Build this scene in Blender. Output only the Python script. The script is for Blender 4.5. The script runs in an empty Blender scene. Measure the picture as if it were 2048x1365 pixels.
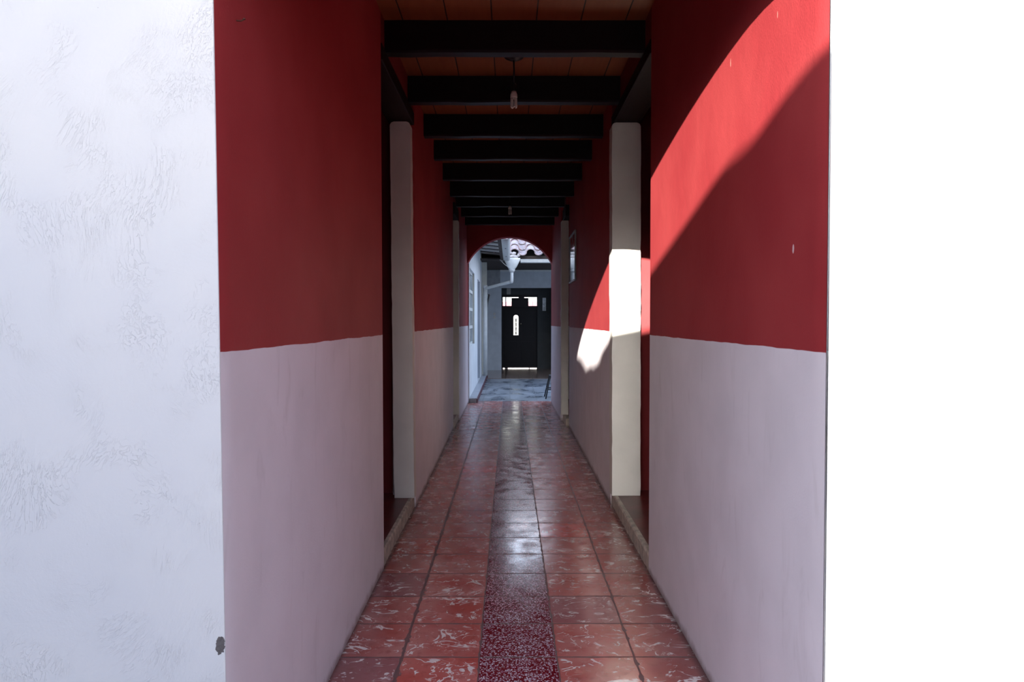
import bpy, bmesh, math, random
from mathutils import Vector, Matrix
random.seed(7)
S = bpy.context.scene
COL = S.collection
# ------------------------------------------------------------------ camera
H = 1.5
cam_d = bpy.data.cameras.new('camera'); cam = bpy.data.objects.new('camera', cam_d); COL.objects.link(cam)
cam_d.sensor_width = 36.0; cam_d.lens = 36.0 * 1400 / 2048
cam_d.clip_start = 0.05; cam_d.clip_end = 300
cam.location = (0, 0, H)
cam.rotation_euler = (math.radians(90) - math.atan(39.5 / 1400), 0, -math.atan(4 / 1400))
S.camera = cam
# ------------------------------------------------------------------ colour management
S.view_settings.view_transform = 'Standard'; S.view_settings.look = 'None'
S.view_settings.gamma = 1.0; S.view_settings.use_curve_mapping = False
S.view_settings.exposure = 0.0
# ------------------------------------------------------------------ sun
SUN_DIR = Vector((1.0, 4.43, -0.951)).normalized()
sl = bpy.data.lights.new('sun', 'SUN'); sl.energy = 31.0; sl.angle = math.radians(0.4); sl.color = (1.0, 0.93, 0.83)
so = bpy.data.objects.new('sun', sl); COL.objects.link(so)
so.rotation_euler = SUN_DIR.to_track_quat('-Z', 'Y').to_euler(); so.location = (-3, -12, 8)
# ------------------------------------------------------------------ sky
SKY_STRENGTH = 2.2
W = bpy.data.worlds.new('sky'); S.world = W; W.use_nodes = True
wn = W.node_tree.nodes; wl = W.node_tree.links; wn.clear()
wo = wn.new('ShaderNodeOutputWorld'); bg = wn.new('ShaderNodeBackground'); bg.inputs[1].default_value = SKY_STRENGTH
tc = wn.new('ShaderNodeTexCoord'); sp = wn.new('ShaderNodeSeparateXYZ'); cr = wn.new('ShaderNodeValToRGB')
wl.new(tc.outputs['Generated'], sp.inputs[0]); wl.new(sp.outputs['Z'], cr.inputs[0])
cr.color_ramp.elements[0].position = 0.0; cr.color_ramp.elements[0].color = (1.0, 0.96, 0.95, 1)
e = cr.color_ramp.elements.new(0.25); e.color = (0.80, 0.86, 1.02, 1)
cr.color_ramp.elements[-1].position = 1.0; cr.color_ramp.elements[-1].color = (0.45, 0.64, 1.05, 1)
# hazy glow of the sky around the low sun
GLOW, GLOW_N = 15.0, 45.0
nrm = wn.new('ShaderNodeVectorMath'); nrm.operation = 'NORMALIZE'; wl.new(tc.outputs['Generated'], nrm.inputs[0])
dt = wn.new('ShaderNodeVectorMath'); dt.operation = 'DOT_PRODUCT'; wl.new(nrm.outputs[0], dt.inputs[0]); dt.inputs[1].default_value = -SUN_DIR
mx0 = wn.new('ShaderNodeMath'); mx0.operation = 'MAXIMUM'; wl.new(dt.outputs['Value'], mx0.inputs[0]); mx0.inputs[1].default_value = 0
pw = wn.new('ShaderNodeMath'); pw.operation = 'POWER'; wl.new(mx0.outputs[0], pw.inputs[0]); pw.inputs[1].default_value = GLOW_N
gm = wn.new('ShaderNodeMath'); gm.operation = 'MULTIPLY'; wl.new(pw.outputs[0], gm.inputs[0]); gm.inputs[1].default_value = GLOW
gv = wn.new('ShaderNodeVectorMath'); gv.operation = 'SCALE'; gv.inputs[0].default_value = (1.0, 0.95, 0.88); wl.new(gm.outputs[0], gv.inputs[3])
ad = wn.new('ShaderNodeVectorMath'); ad.operation = 'ADD'; wl.new(cr.outputs[0], ad.inputs[0]); wl.new(gv.outputs[0], ad.inputs[1])
# clear blue brightness of the sky opposite the sun
ns = wn.new('ShaderNodeSeparateXYZ'); wl.new(nrm.outputs[0], ns.inputs[0])
ny = wn.new('ShaderNodeMath'); ny.operation = 'MAXIMUM'; wl.new(ns.outputs['Y'], ny.inputs[0]); ny.inputs[1].default_value = 0
nv = wn.new('ShaderNodeVectorMath'); nv.operation = 'SCALE'; nv.inputs[0].default_value = (0.95, 1.25, 1.65); wl.new(ny.outputs[0], nv.inputs[3])
ad2 = wn.new('ShaderNodeVectorMath'); ad2.operation = 'ADD'; wl.new(ad.outputs[0], ad2.inputs[0]); wl.new(nv.outputs[0], ad2.inputs[1]); ad = ad2
wl.new(ad.outputs[0], bg.inputs[0]); wl.new(bg.outputs[0], wo.inputs[0])
S.cycles.diffuse_bounces = 2; S.cycles.glossy_bounces = 4


# ------------------------------------------------------------------ node helper
class NT:
    def __init__(s, name):
        s.m = bpy.data.materials.new(name); s.m.use_nodes = True
        s.t = s.m.node_tree; s.n = s.t.nodes; s.l = s.t.links
        s.b = s.n['Principled BSDF']; s.pos = None
    def put(s, sock, v):
        if isinstance(v, bpy.types.NodeSocket): s.l.new(v, sock)
        elif isinstance(v, (tuple, list)):
            sock.default_value = (*v, 1.0) if (len(v) == 3 and sock.type == 'RGBA') else v
        else: sock.default_value = v
    def P(s):
        if s.pos is None:
            s.pos = s.n.new('ShaderNodeNewGeometry').outputs['Position']
        return s.pos
    def xyz(s, v=None):
        q = s.n.new('ShaderNodeSeparateXYZ'); s.put(q.inputs[0], v or s.P()); return q.outputs
    def vec(s, x, y, z):
        q = s.n.new('ShaderNodeCombineXYZ'); s.put(q.inputs[0], x); s.put(q.inputs[1], y); s.put(q.inputs[2], z); return q.outputs[0]
    def M(s, op, a, b=0.0, c=0.0):
        q = s.n.new('ShaderNodeMath'); q.operation = op
        s.put(q.inputs[0], a); s.put(q.inputs[1], b)
        if len(q.inputs) > 2: s.put(q.inputs[2], c)
        return q.outputs[0]
    def V(s, op, a, b):
        q = s.n.new('ShaderNodeVectorMath'); q.operation = op; s.put(q.inputs[0], a); s.put(q.inputs[1], b)
        return q.outputs['Value'] if op in ('LENGTH', 'DISTANCE', 'DOT_PRODUCT') else q.outputs[0]
    def noise(s, vec=None, scale=5, detail=2, rough=0.5, dist=0.0, w=None, out=0):
        q = s.n.new('ShaderNodeTexNoise')
        if w is not None: q.noise_dimensions = '4D'; s.put(q.inputs['W'], w)
        s.put(q.inputs['Vector'], vec or s.P()); s.put(q.inputs['Scale'], scale); s.put(q.inputs['Detail'], detail)
        s.put(q.inputs['Roughness'], rough); s.put(q.inputs['Distortion'], dist); return q.outputs[out]
    def vor(s, vec=None, scale=5, feature='F1', out='Distance'):
        q = s.n.new('ShaderNodeTexVoronoi'); q.feature = feature; s.put(q.inputs['Vector'], vec or s.P()); s.put(q.inputs['Scale'], scale)
        return q.outputs[out]
    def ramp(s, v, a, b, lo=0.0, hi=1.0, smooth=True):
        q = s.n.new('ShaderNodeMapRange'); q.interpolation_type = 'SMOOTHSTEP' if smooth else 'LINEAR'
        s.put(q.inputs[0], v); s.put(q.inputs[1], a); s.put(q.inputs[2], b); s.put(q.inputs[3], lo); s.put(q.inputs[4], hi); return q.outputs[0]
    def mix(s, f, a, b):
        q = s.n.new('ShaderNodeMix'); q.data_type = 'RGBA'; s.put(q.inputs[0], f); s.put(q.inputs[6], a); s.put(q.inputs[7], b); return q.outputs[2]
    def mul(s, c, f):
        q = s.n.new('ShaderNodeVectorMath'); q.operation = 'SCALE'; s.put(q.inputs[0], c); s.put(q.inputs[3], f); return q.outputs[0]
    def bump(s, h, strength=0.3, dist=0.01, normal=None):
        q = s.n.new('ShaderNodeBump'); s.put(q.inputs['Strength'], strength); s.put(q.inputs['Distance'], dist); s.put(q.inputs['Height'], h)
        if normal is not None: s.put(q.inputs['Normal'], normal)
        return q.outputs[0]
    def done(s, color=None, rough=None, normal=None, **k):
        if color is not None: s.put(s.b.inputs['Base Color'], color)
        if rough is not None: s.put(s.b.inputs['Roughness'], rough)
        if normal is not None: s.put(s.b.inputs['Normal'], normal)
        for a, v in k.items(): s.put(s.b.inputs[a.replace('_', ' ')], v)
        return s.m


def simple(name, col, rough=0.6, var=0.15, scale=12, bump=0.15, **k):
    t = NT(name); n = t.noise(scale=scale, detail=4)
    c = t.mix(t.ramp(n, 0.3, 0.7), tuple(v * (1 - var) for v in col), tuple(min(1, v * (1 + var)) for v in col))
    n2 = t.noise(scale=scale * 6, detail=3)
    return t.done(c, rough, t.bump(n2, bump, 0.004), **k)


def chip(t, centre, size, seed=0):
    """mask of an irregular chipped spot around a place on the wall"""
    d = t.V('SUBTRACT', t.P(), centre)
    d = t.V('DIVIDE', d, size)
    ln = t.V('LENGTH', d, (0, 0, 0))
    n = t.noise(scale=70, detail=3, w=float(seed))
    return t.ramp(t.M('ADD', ln, t.M('MULTIPLY', t.M('SUBTRACT', n, 0.5), 1.7)), 1.0, 0.92)


# ---- textured white stucco (facade)
def m_stucco():
    t = NT('white_stucco')
    x, y, z = t.xyz()
    warp = t.noise(scale=1.3, detail=2, out=1)
    wp = t.V('ADD', t.P(), t.mul(warp, 0.9))
    wx, wy, wz = t.xyz(wp)
    sv = t.vec(t.M('MULTIPLY', wx, 2.2), wy, t.M('MULTIPLY', wz, 0.75))
    st = t.noise(sv, 42, 4, 0.6, 0.6)
    strokes = t.ramp(t.M('ABSOLUTE', t.M('SUBTRACT', st, 0.5)), 0.0, 0.022, 1, 0)
    gate = t.ramp(t.noise(scale=9.0, detail=4), 0.45, 0.72)
    strokes = t.M('MULTIPLY', strokes, gate)
    fine = t.noise(scale=130, detail=4, rough=0.6)
    mid = t.noise(t.vec(wx, wy, t.M('MULTIPLY', wz, 0.6)), 48, 3, 0.55)
    hgt = t.M('ADD', t.M('ADD', t.M('MULTIPLY', strokes, 1.1), t.M('MULTIPLY', fine, 0.30)), t.M('MULTIPLY', mid, 0.6))
    mask = chip(t, (-0.766, 1.83, 0.642), (0.011, 0.05, 0.026), 3)
    c = t.mix(t.ramp(t.noise(scale=2.5, detail=3), 0.3, 0.75), (0.74, 0.75, 0.76), (0.79, 0.79, 0.78))
    spots = t.ramp(t.vor(scale=9), 0.02, 0.012)
    c = t.mix(t.M('MULTIPLY', spots, 0.35), c, (0.35, 0.33, 0.33))
    c = t.mix(mask, c, t.mix(t.noise(scale=180), (0.07, 0.06, 0.06), (0.2, 0.18, 0.18)))
    hgt = t.M('SUBTRACT', hgt, t.M('MULTIPLY', mask, 1.5))
    return t.done(c, 0.75, t.bump(hgt, 0.55, 0.003))


# ---- corridor paint: crimson above, pale mauve white below
def m_paint(name, line=1.418, low=(0.84, 0.785, 0.83), only_red=False):
    t = NT(name)
    x, y, z = t.xyz()
    n = t.noise(scale=2.0, detail=3)
    red = t.mix(t.ramp(n, 0.3, 0.7), (0.33, 0.032, 0.038), (0.38, 0.046, 0.050))
    fl = t.noise(scale=220, detail=2)
    red = t.mix(t.ramp(fl, 0.55, 0.8, 0, 0.25), red, (0.42, 0.06, 0.05))
    lowc = t.mix(t.ramp(t.noise(scale=3.5, detail=4), 0.35, 0.7), low, tuple(v * 0.94 for v in low))
    # rubbed marks and a grimy foot
    rub = t.noise(t.vec(x, t.M('MULTIPLY', y, 3.0), t.M('MULTIPLY', z, 0.8)), 3.0, 4, 0.6, 1.0)
    lowc = t.mix(t.ramp(rub, 0.58, 0.75, 0, 0.16), lowc, (0.42, 0.36, 0.35))
    foot = t.ramp(t.M('ADD', z, t.M('MULTIPLY', t.noise(scale=14, detail=4), -0.06)), 0.02, -0.03)
    lowc = t.mix(t.M('MULTIPLY', foot, 0.7), lowc, (0.25, 0.16, 0.15))
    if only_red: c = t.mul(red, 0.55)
    else:
        zz = t.M('ADD', z, t.M('MULTIPLY', t.M('SUBTRACT', t.noise(t.vec(x, y, 0.0), 5, 2, 0.5), 0.5), 0.012))
        c = t.mix(t.ramp(zz, line - 0.0012, line + 0.0012), lowc, red)
        for i, (cc, ss, colr) in enumerate((
                ((0.82, 2.054, 1.712), (0.03, 0.006, 0.016), (0.72, 0.5, 0.52)),
                ((0.82, 1.818, 1.52), (0.03, 0.012, 0.022), (0.62, 0.3, 0.32)),
                ((0.82, 2.191, 2.448), (0.03, 0.004, 0.012), (0.7, 0.2, 0.17)),
                ((0.82, 2.65, 2.47), (0.03, 0.003, 0.016), (0.75, 0.3, 0.25)),
                ((-0.785, 4.4, 0.98), (0.03, 0.006, 0.01), (0.2, 0.15, 0.15)))):
            c = t.mix(chip(t, cc, ss, i + 5), c, colr)
    b = t.M('ADD', t.M('MULTIPLY', t.noise(scale=150, detail=3), 0.35), t.noise(scale=9, detail=3))
    return t.done(c, 0.65, t.bump(b, 0.25, 0.006), Specular_IOR_Level=0.2)


# ---- corridor floor
def m_floor():
    t = NT('patterned_red_tile')
    x, y, z = t.xyz()
    T = 0.346
    wob = t.M('MULTIPLY', t.M('SUBTRACT', t.noise(scale=6, detail=2), 0.5), 0.008)
    u = t.M('DIVIDE', t.M('ADD', t.M('ADD', x, wob), 0.137), T)
    v = t.M('DIVIDE', t.M('ADD', t.M('SUBTRACT', y, 3.085), wob), T)
    ui, vi = t.M('FLOOR', u), t.M('FLOOR', v)
    fu, fv = t.M('FRACT', u), t.M('FRACT', v)
    wnn = t.n.new('ShaderNodeTexWhiteNoise'); t.put(wnn.inputs[0], t.vec(ui, vi, 3.0))
    rid = wnn.outputs['Value']
    du = t.M('MINIMUM', fu, t.M('SUBTRACT', 1.0, fu)); dv = t.M('MINIMUM', fv, t.M('SUBTRACT', 1.0, fv))
    grime = t.noise(scale=16, detail=4, rough=0.65)
    gw = t.ramp(grime, 0.45, 0.75, 0.006, 0.03)
    # the joint between the outer and inner columns is the dirtiest
    side = t.M('COMPARE', t.M('ROUND', u), -1.0, 0.1)
    side = t.M('MAXIMUM', side, t.M('MULTIPLY', t.M('COMPARE', t.M('ROUND', u), 2.0, 0.1), 0.3))
    gu = t.M('MULTIPLY', gw, t.M('ADD', 1.0, t.M('MULTIPLY', side, 1.6)))
    grout = t.M('MAXIMUM', t.ramp(t.M('SUBTRACT', du, gu), 0.004, -0.001), t.ramp(t.M('SUBTRACT', dv, t.M('MULTIPLY', gw, 0.7)), 0.012, 0.002))
    # painted swirls
    P2 = t.vec(t.M('MULTIPLY', x, 0.85), t.M('MULTIPLY', y, 1.25), t.M('MULTIPLY', rid, 40.0))
    n1 = t.noise(P2, 6.0, 3.0, 0.55, 1.3)
    wgate = t.noise(P2, 12.0, 2)
    w = t.ramp(wgate, 0.36, 0.68, -0.007, 0.026)
    d = t.M('ABSOLUTE', t.M('SUBTRACT', n1, 0.5))
    vein = t.ramp(t.M('SUBTRACT', d, w), 0.003, -0.003)
    d2 = t.M('ABSOLUTE', t.M('SUBTRACT', t.noise(P2, 9.0, 3, 0.55, 1.5), 0.44))
    vein2 = t.ramp(t.M('SUBTRACT', d2, t.ramp(t.noise(P2, 9.0, 1), 0.42, 0.68, -0.005, 0.014)), 0.003, -0.003)
    vein = t.M('MAXIMUM', vein, t.M('MULTIPLY', vein2, 0.75))
    inner = t.ramp(t.M('MINIMUM', du, dv), 0.02, 0.07)
    vein = t.M('MULTIPLY', vein, inner)
    wear = t.ramp(t.noise(scale=3.2, detail=3), 0.3, 0.75)
    base = t.mix(wear, (0.50, 0.105, 0.085), (0.58, 0.25, 0.22))
    base = t.mix(t.ramp(rid, 0.8, 0.95), base, (0.60, 0.050, 0.026))
    base = t.mix(t.ramp(rid, 0.15, 0.05), base, (0.38, 0.14, 0.14))
    base = t.mix(t.ramp(t.noise(scale=26, detail=4), 0.5, 0.75, 0, 0.4), base, (0.26, 0.045, 0.035))
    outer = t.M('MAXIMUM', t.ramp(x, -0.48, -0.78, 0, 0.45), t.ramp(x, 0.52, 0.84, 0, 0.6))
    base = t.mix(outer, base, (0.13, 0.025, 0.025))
    base = t.mix(t.M('MULTIPLY', vein, 0.95), base, (0.88, 0.76, 0.72))
    # terrazzo strip
    vc = t.n.new('ShaderNodeTexVoronoi'); t.put(vc.inputs['Vector'], t.P()); t.put(vc.inputs['Scale'], 135.0)
    hs = t.xyz(vc.outputs['Color'])
    isch = t.M('MULTIPLY', t.ramp(vc.outputs['Distance'], 0.58, 0.48), t.ramp(hs[0], 0.32, 0.36))
    chipc = t.mix(hs[1], (0.85, 0.74, 0.82), (0.36, 0.10, 0.17))
    ter = t.mix(isch, t.mix(t.noise(scale=8), (0.20, 0.007, 0.012), (0.16, 0.010, 0.018)), chipc)
    cen = t.M('COMPARE', ui, 0.0, 0.1)
    c = t.mix(cen, base, ter)
    c = t.mix(t.M('MULTIPLY', grout, 0.85), c, t.mix(grime, (0.05, 0.025, 0.025), (0.17, 0.11, 0.11)))
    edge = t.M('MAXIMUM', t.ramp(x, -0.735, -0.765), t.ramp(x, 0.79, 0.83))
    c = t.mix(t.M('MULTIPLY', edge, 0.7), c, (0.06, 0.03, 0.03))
    rough = t.M('ADD', t.ramp(t.noise(scale=7, detail=4), 0.3, 0.7, 0.15, 0.30), t.M('MULTIPLY', cen, -0.04))
    rough = t.M('ADD', rough, t.M('MULTIPLY', grout, 0.3))
    hgt = t.M('SUBTRACT', t.M('MULTIPLY', t.noise(scale=20, detail=3), 0.22), t.M('MULTIPLY', grout, 0.9))
    tilt = t.M('MULTIPLY', t.M('SUBTRACT', fv, 0.5), t.M('MULTIPLY', t.M('SUBTRACT', rid, 0.5), 1.2))
    hgt = t.M('ADD', hgt, tilt)
    return t.done(c, rough, t.bump(hgt, 0.5, 0.003), Specular_IOR_Level=0.8)


def m_planks():
    t = NT('ceiling_planks')
    x, y, z = t.xyz()
    u = t.M('DIVIDE', t.M('ADD', x, 0.11), 0.272); ui = t.M('FLOOR', u); fu = t.M('FRACT', u)
    wnn = t.n.new('ShaderNodeTexWhiteNoise'); t.put(wnn.inputs[0], t.vec(ui, 0.0, 0.0))
    g = t.noise(t.vec(t.M('MULTIPLY', x, 14.0), y, t.M('MULTIPLY', ui, 7.0)), 2.2, 4, 0.6, 0.5)
    c = t.mix(g, (0.21, 0.058, 0.020), (0.34, 0.11, 0.034))
    c = t.mix(t.M('MULTIPLY', wnn.outputs['Value'], 0.5), c, (0.20, 0.045, 0.016))
    gap = t.ramp(t.M('MINIMUM', fu, t.M('SUBTRACT', 1.0, fu)), 0.02, 0.008)
    c = t.mix(gap, c, (0.01, 0.005, 0.004))
    return t.done(c, 0.55, t.bump(t.M('SUBTRACT', t.M('MULTIPLY', g, 0.3), gap), 0.4, 0.005))


def m_wood(name, col, rough=0.45, axis='x', **k):
    t = NT(name); x, y, z = t.xyz()
    s = {'x': (1.5, 22, 22), 'y': (22, 1.5, 22), 'z': (22, 22, 1.5)}[axis]
    g = t.noise(t.vec(t.M('MULTIPLY', x, s[0]), t.M('MULTIPLY', y, s[1]), t.M('MULTIPLY', z, s[2])), 1.5, 4, 0.6, 0.4)
    c = t.mix(g, tuple(v * 0.6 for v in col), tuple(v * 1.4 for v in col))
    return t.done(c, rough, t.bump(g, 0.35, 0.004), **k)


def m_courtyard():
    t = NT('wet_grey_paving')
    x, y, z = t.xyz()
    u = t.M('DIVIDE', x, 0.52); v = t.M('DIVIDE', y, 0.75)
    fu, fv = t.M('FRACT', u), t.M('FRACT', v)
    d = t.M('MINIMUM', t.M('MINIMUM', fu, t.M('SUBTRACT', 1.0, fu)), t.M('MINIMUM', fv, t.M('SUBTRACT', 1.0, fv)))
    j = t.ramp(d, 0.03, 0.015)
    n = t.noise(t.vec(x, t.M('MULTIPLY', y, 0.8), z), 2.2, 5, 0.65, 0.8)
    c = t.mix(t.ramp(n, 0.35, 0.68), (0.12, 0.14, 0.17), (0.36, 0.38, 0.41))
    st = t.noise(t.vec(t.M('MULTIPLY', x, 1.6), y, z), 3.2, 3, 0.5, 0.3)
    c = t.mix(t.ramp(st, 0.60, 0.74, 0, 0.45), c, (0.10, 0.12, 0.15))
    c = t.mix(t.M('MULTIPLY', j, 0.3), c, (0.08, 0.09, 0.10))
    return t.done(c, t.ramp(n, 0.35, 0.65, 0.22, 0.5), t.bump(t.M('SUBTRACT', n, t.M('MULTIPLY', j, 0.5)), 0.4, 0.006))


def m_tiles(name, a, b, T=0.35, rough=0.3):
    t = NT(name); x, y, z = t.xyz()
    u = t.M('DIVIDE', t.M('ADD', x, 0.11), T); v = t.M('DIVIDE', y, T)
    fu, fv = t.M('FRACT', u), t.M('FRACT', v)
    wnn = t.n.new('ShaderNodeTexWhiteNoise'); t.put(wnn.inputs[0], t.vec(t.M('FLOOR', u), t.M('FLOOR', v), 1.0))
    d = t.M('MINIMUM', t.M('MINIMUM', fu, t.M('SUBTRACT', 1.0, fu)), t.M('MINIMUM', fv, t.M('SUBTRACT', 1.0, fv)))
    j = t.ramp(d, 0.03, 0.018)
    c = t.mix(wnn.outputs['Value'], a, b)
    c = t.mix(t.ramp(t.noise(scale=9, detail=4), 0.45, 0.75, 0, 0.4), c, tuple(q * 0.5 for q in a))
    c = t.mix(t.M('MULTIPLY', j, 0.8), c, (0.05, 0.04, 0.04))
    return t.done(c, rough, t.bump(t.M('SUBTRACT', t.noise(scale=12), j), 0.3, 0.004))


def m_rooftile():
    t = NT('weathered_clay_tile')
    n = t.noise(scale=5, detail=5, rough=0.7)
    c = t.mix(t.ramp(n, 0.35, 0.65), (0.42, 0.29, 0.28), (0.46, 0.42, 0.43))
    n2 = t.noise(scale=14, detail=4, rough=0.6)
    c = t.mix(t.ramp(n2, 0.50, 0.66, 0, 0.85), c, (0.12, 0.12, 0.14))
    return t.done(c, 0.85, t.bump(n2, 0.4, 0.01))


def m_glass(name='window_glass'):
    m = bpy.data.materials.new(name); m.use_nodes = True; n = m.node_tree.nodes; l = m.node_tree.links
    n.clear(); o = n.new('ShaderNodeOutputMaterial'); mx = n.new('ShaderNodeMixShader'); tr = n.new('ShaderNodeBsdfTransparent'); g = n.new('ShaderNodeBsdfGlossy')
    fr = n.new('ShaderNodeFresnel'); fr.inputs[0].default_value = 1.5; g.inputs['Roughness'].default_value = 0.03
    tr.inputs[0].default_value = (0.93, 0.96, 0.96, 1)
    l.new(fr.outputs[0], mx.inputs[0]); l.new(tr.outputs[0], mx.inputs[1]); l.new(g.outputs[0], mx.inputs[2]); l.new(mx.outputs[0], o.inputs[0])
    return m


def m_photo(name, seed, dark=(0.05, 0.06, 0.07), light=(0.62, 0.64, 0.66), rough=0.12):
    t = NT(name)
    n = t.noise(scale=4.5, detail=4, rough=0.6, w=float(seed)); n2 = t.noise(scale=15, detail=3, w=seed + 4.0)
    c = t.mix(t.ramp(n, 0.42, 0.6), dark, light)
    c = t.mix(t.ramp(n2, 0.5, 0.7, 0, 0.6), c, (0.2, 0.22, 0.24))
    return t.done(c, rough)


STUCCO = m_stucco()
PAINT = m_paint('corridor_wall_paint')
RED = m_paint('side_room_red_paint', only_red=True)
WHITE = simple('white_limewash', (0.80, 0.78, 0.73), 0.75, 0.04, 4, 0.3)
CWHITE = simple('courtyard_whitewash', (0.82, 0.85, 0.87), 0.7, 0.05, 3, 0.3)
BWALL = simple('porch_wall_paint', (0.62, 0.66, 0.70), 0.8, 0.06, 5, 0.3)
SHADEWALL = simple('hall_shade_grey', (0.07, 0.075, 0.075), 0.85, 0.08, 5, 0.3)  # cream hall wall, its shade put into the colour as dark grey
CREAM = simple('cream_reveal_paint', (0.60, 0.58, 0.50), 0.7, 0.05, 6, 0.2)
CURB = simple('worn_cream_curb', (0.50, 0.43, 0.37), 0.75, 0.25, 18, 0.6)
FLOOR = m_floor()
PLANK = m_planks()
BEAM = m_wood('dark_stained_beam', (0.008, 0.005, 0.006), 0.42, 'x', Specular_IOR_Level=0.18)
LINT = m_wood('dark_lintel_wood', (0.016, 0.006, 0.006), 0.55, 'y', Specular_IOR_Level=0.15)
FASCIA = m_wood('dark_fascia_wood', (0.05, 0.035, 0.03), 0.7, 'y')
DOORW = m_wood('dark_door_wood', (0.008, 0.005, 0.005), 0.45, 'z', Specular_IOR_Level=0.25)
SIDEFLOOR = simple('polished_oxblood_floor', (0.13, 0.022, 0.022), 0.32, 0.3, 6, 0.15)
COURT = m_courtyard()
PORCHF = m_tiles('porch_tiles', (0.36, 0.26, 0.20), (0.26, 0.17, 0.14), 0.35, 0.13)
YARD = m_tiles('patio_tiles', (0.10, 0.05, 0.05), (0.08, 0.04, 0.04), 0.4, 0.5)
ROOF = m_rooftile()
PVC = simple('white_painted_metal', (0.76, 0.78, 0.76), 0.42, 0.05, 10, 0.1)
BLACK = simple('black_enamel', (0.012, 0.012, 0.014), 0.4, 0.1, 20, 0.1)
PLAST = simple('white_plastic', (0.72, 0.70, 0.66), 0.4, 0.03, 10, 0.02)
TUBE = simple('frosted_tube', (0.78, 0.72, 0.70), 0.2, 0.02, 10, 0.0)
CHROME = simple('brass_metal', (0.75, 0.65, 0.45), 0.2, 0.05, 20, 0.0, Metallic=1.0)
RUST = simple('rusty_steel', (0.16, 0.08, 0.06), 0.6, 0.3, 60, 0.3, Metallic=0.6)
GLASS = m_glass()
PAVE = simple('street_paving', (0.22, 0.21, 0.21), 0.8, 0.1, 2, 0.2)
MORTAR = simple('pale_mortar', (0.60, 0.58, 0.57), 0.9, 0.2, 14, 0.8)


# ------------------------------------------------------------------ mesh helpers
def finish(name, bm, mats, parent=None, smooth=False):
    me = bpy.data.meshes.new(name); bmesh.ops.recalc_face_normals(bm, faces=bm.faces[:]); bm.to_mesh(me); bm.free()
    for m in (mats if isinstance(mats, (list, tuple)) else [mats]): me.materials.append(m)
    if smooth:
        for p in me.polygons: p.use_smooth = True
    o = bpy.data.objects.new(name, me); COL.objects.link(o)
    if parent is not None: o.parent = parent
    return o


def smooth_by_angle(o, ang=40):
    me = o.data
    for p in me.polygons: p.use_smooth = True
    bm = bmesh.new(); bm.from_mesh(me)
    for e_ in bm.edges:
        if len(e_.link_faces) == 2 and e_.calc_face_angle(0) > math.radians(ang): e_.smooth = False
    bm.to_mesh(me); bm.free()


def box(bm, x0, x1, y0, y1, z0, z1, mi=0, bev=0.0):
    vs = [bm.verts.new((x, y, z)) for x in (x0, x1) for y in (y0, y1) for z in (z0, z1)]
    fs = [bm.faces.new([vs[i] for i in q]) for q in ((0, 1, 3, 2), (4, 6, 7, 5), (0, 4, 5, 1), (2, 3, 7, 6), (0, 2, 6, 4), (1, 5, 7, 3))]
    for f_ in fs: f_.material_index = mi
    if bev:
        es = list({e_ for f_ in fs for e_ in f_.edges})
        r = bmesh.ops.bevel(bm, geom=es, offset=bev, segments=2, affect='EDGES', profile=0.5)
        for f_ in r['faces']: f_.material_index = mi
    return fs


def bx(name, x0, x1, y0, y1, z0, z1, mat, parent=None, bev=0.0):
    bm = bmesh.new(); box(bm, x0, x1, y0, y1, z0, z1, 0, bev)
    o = finish(name, bm, mat, parent)
    if bev: smooth_by_angle(o, 35)
    return o


def prism(bm, pts, z0, z1, mi=0):
    a = [bm.verts.new((p[0], p[1], z0)) for p in pts]; b = [bm.verts.new((p[0], p[1], z1)) for p in pts]
    fs = [bm.faces.new(a[::-1]), bm.faces.new(b)]
    n = len(pts)
    for i in range(n): fs.append(bm.faces.new((a[i], a[(i + 1) % n], b[(i + 1) % n], b[i])))
    for f_ in fs: f_.material_index = mi
    return fs


def tube(bm, pts, r, seg=12, caps=True):
    """pipe through the points, mitred"""
    pts = [Vector(p) for p in pts]; rings = []
    n = len(pts)
    ref = None
    for i, p in enumerate(pts):
        if i == 0: t = (pts[1] - pts[0]).normalized()
        elif i == n - 1: t = (pts[-1] - pts[-2]).normalized()
        else: t = ((pts[i] - pts[i - 1]).normalized() + (pts[i + 1] - pts[i]).normalized()).normalized()
        if ref is None:
            ref = Vector((0, 0, 1)) if abs(t.z) < 0.9 else Vector((1, 0, 0))
        u = (ref - t * ref.dot(t)).normalized(); v = t.cross(u); ref = u
        rr = r[i] if isinstance(r, (list, tuple)) else r
        rings.append([bm.verts.new(p + (u * math.cos(a) + v * math.sin(a)) * rr) for a in [2 * math.pi * k / seg for k in range(seg)]])
    for i in range(n - 1):
        for k in range(seg):
            bm.faces.new((rings[i][k], rings[i][(k + 1) % seg], rings[i + 1][(k + 1) % seg], rings[i + 1][k]))
    if caps: bm.faces.new(rings[0][::-1]); bm.faces.new(rings[-1])


def lathe(bm, prof, seg=24, c=(0, 0, 0)):
    rings = []
    for r, z in prof:
        if r < 1e-5: rings.append([bm.verts.new((c[0], c[1], c[2] + z))])
        else: rings.append([bm.verts.new((c[0] + r * math.cos(2 * math.pi * k / seg), c[1] + r * math.sin(2 * math.pi * k / seg), c[2] + z)) for k in range(seg)])
    for a, b in zip(rings, rings[1:]):
        for k in range(seg):
            k2 = (k + 1) % seg
            if len(a) == 1 and len(b) > 1: bm.faces.new((a[0], b[k], b[k2]))
            elif len(b) == 1 and len(a) > 1: bm.faces.new((a[k], a[k2], b[0]))
            elif len(a) > 1: bm.faces.new((a[k], a[k2], b[k2], b[k]))


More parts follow.
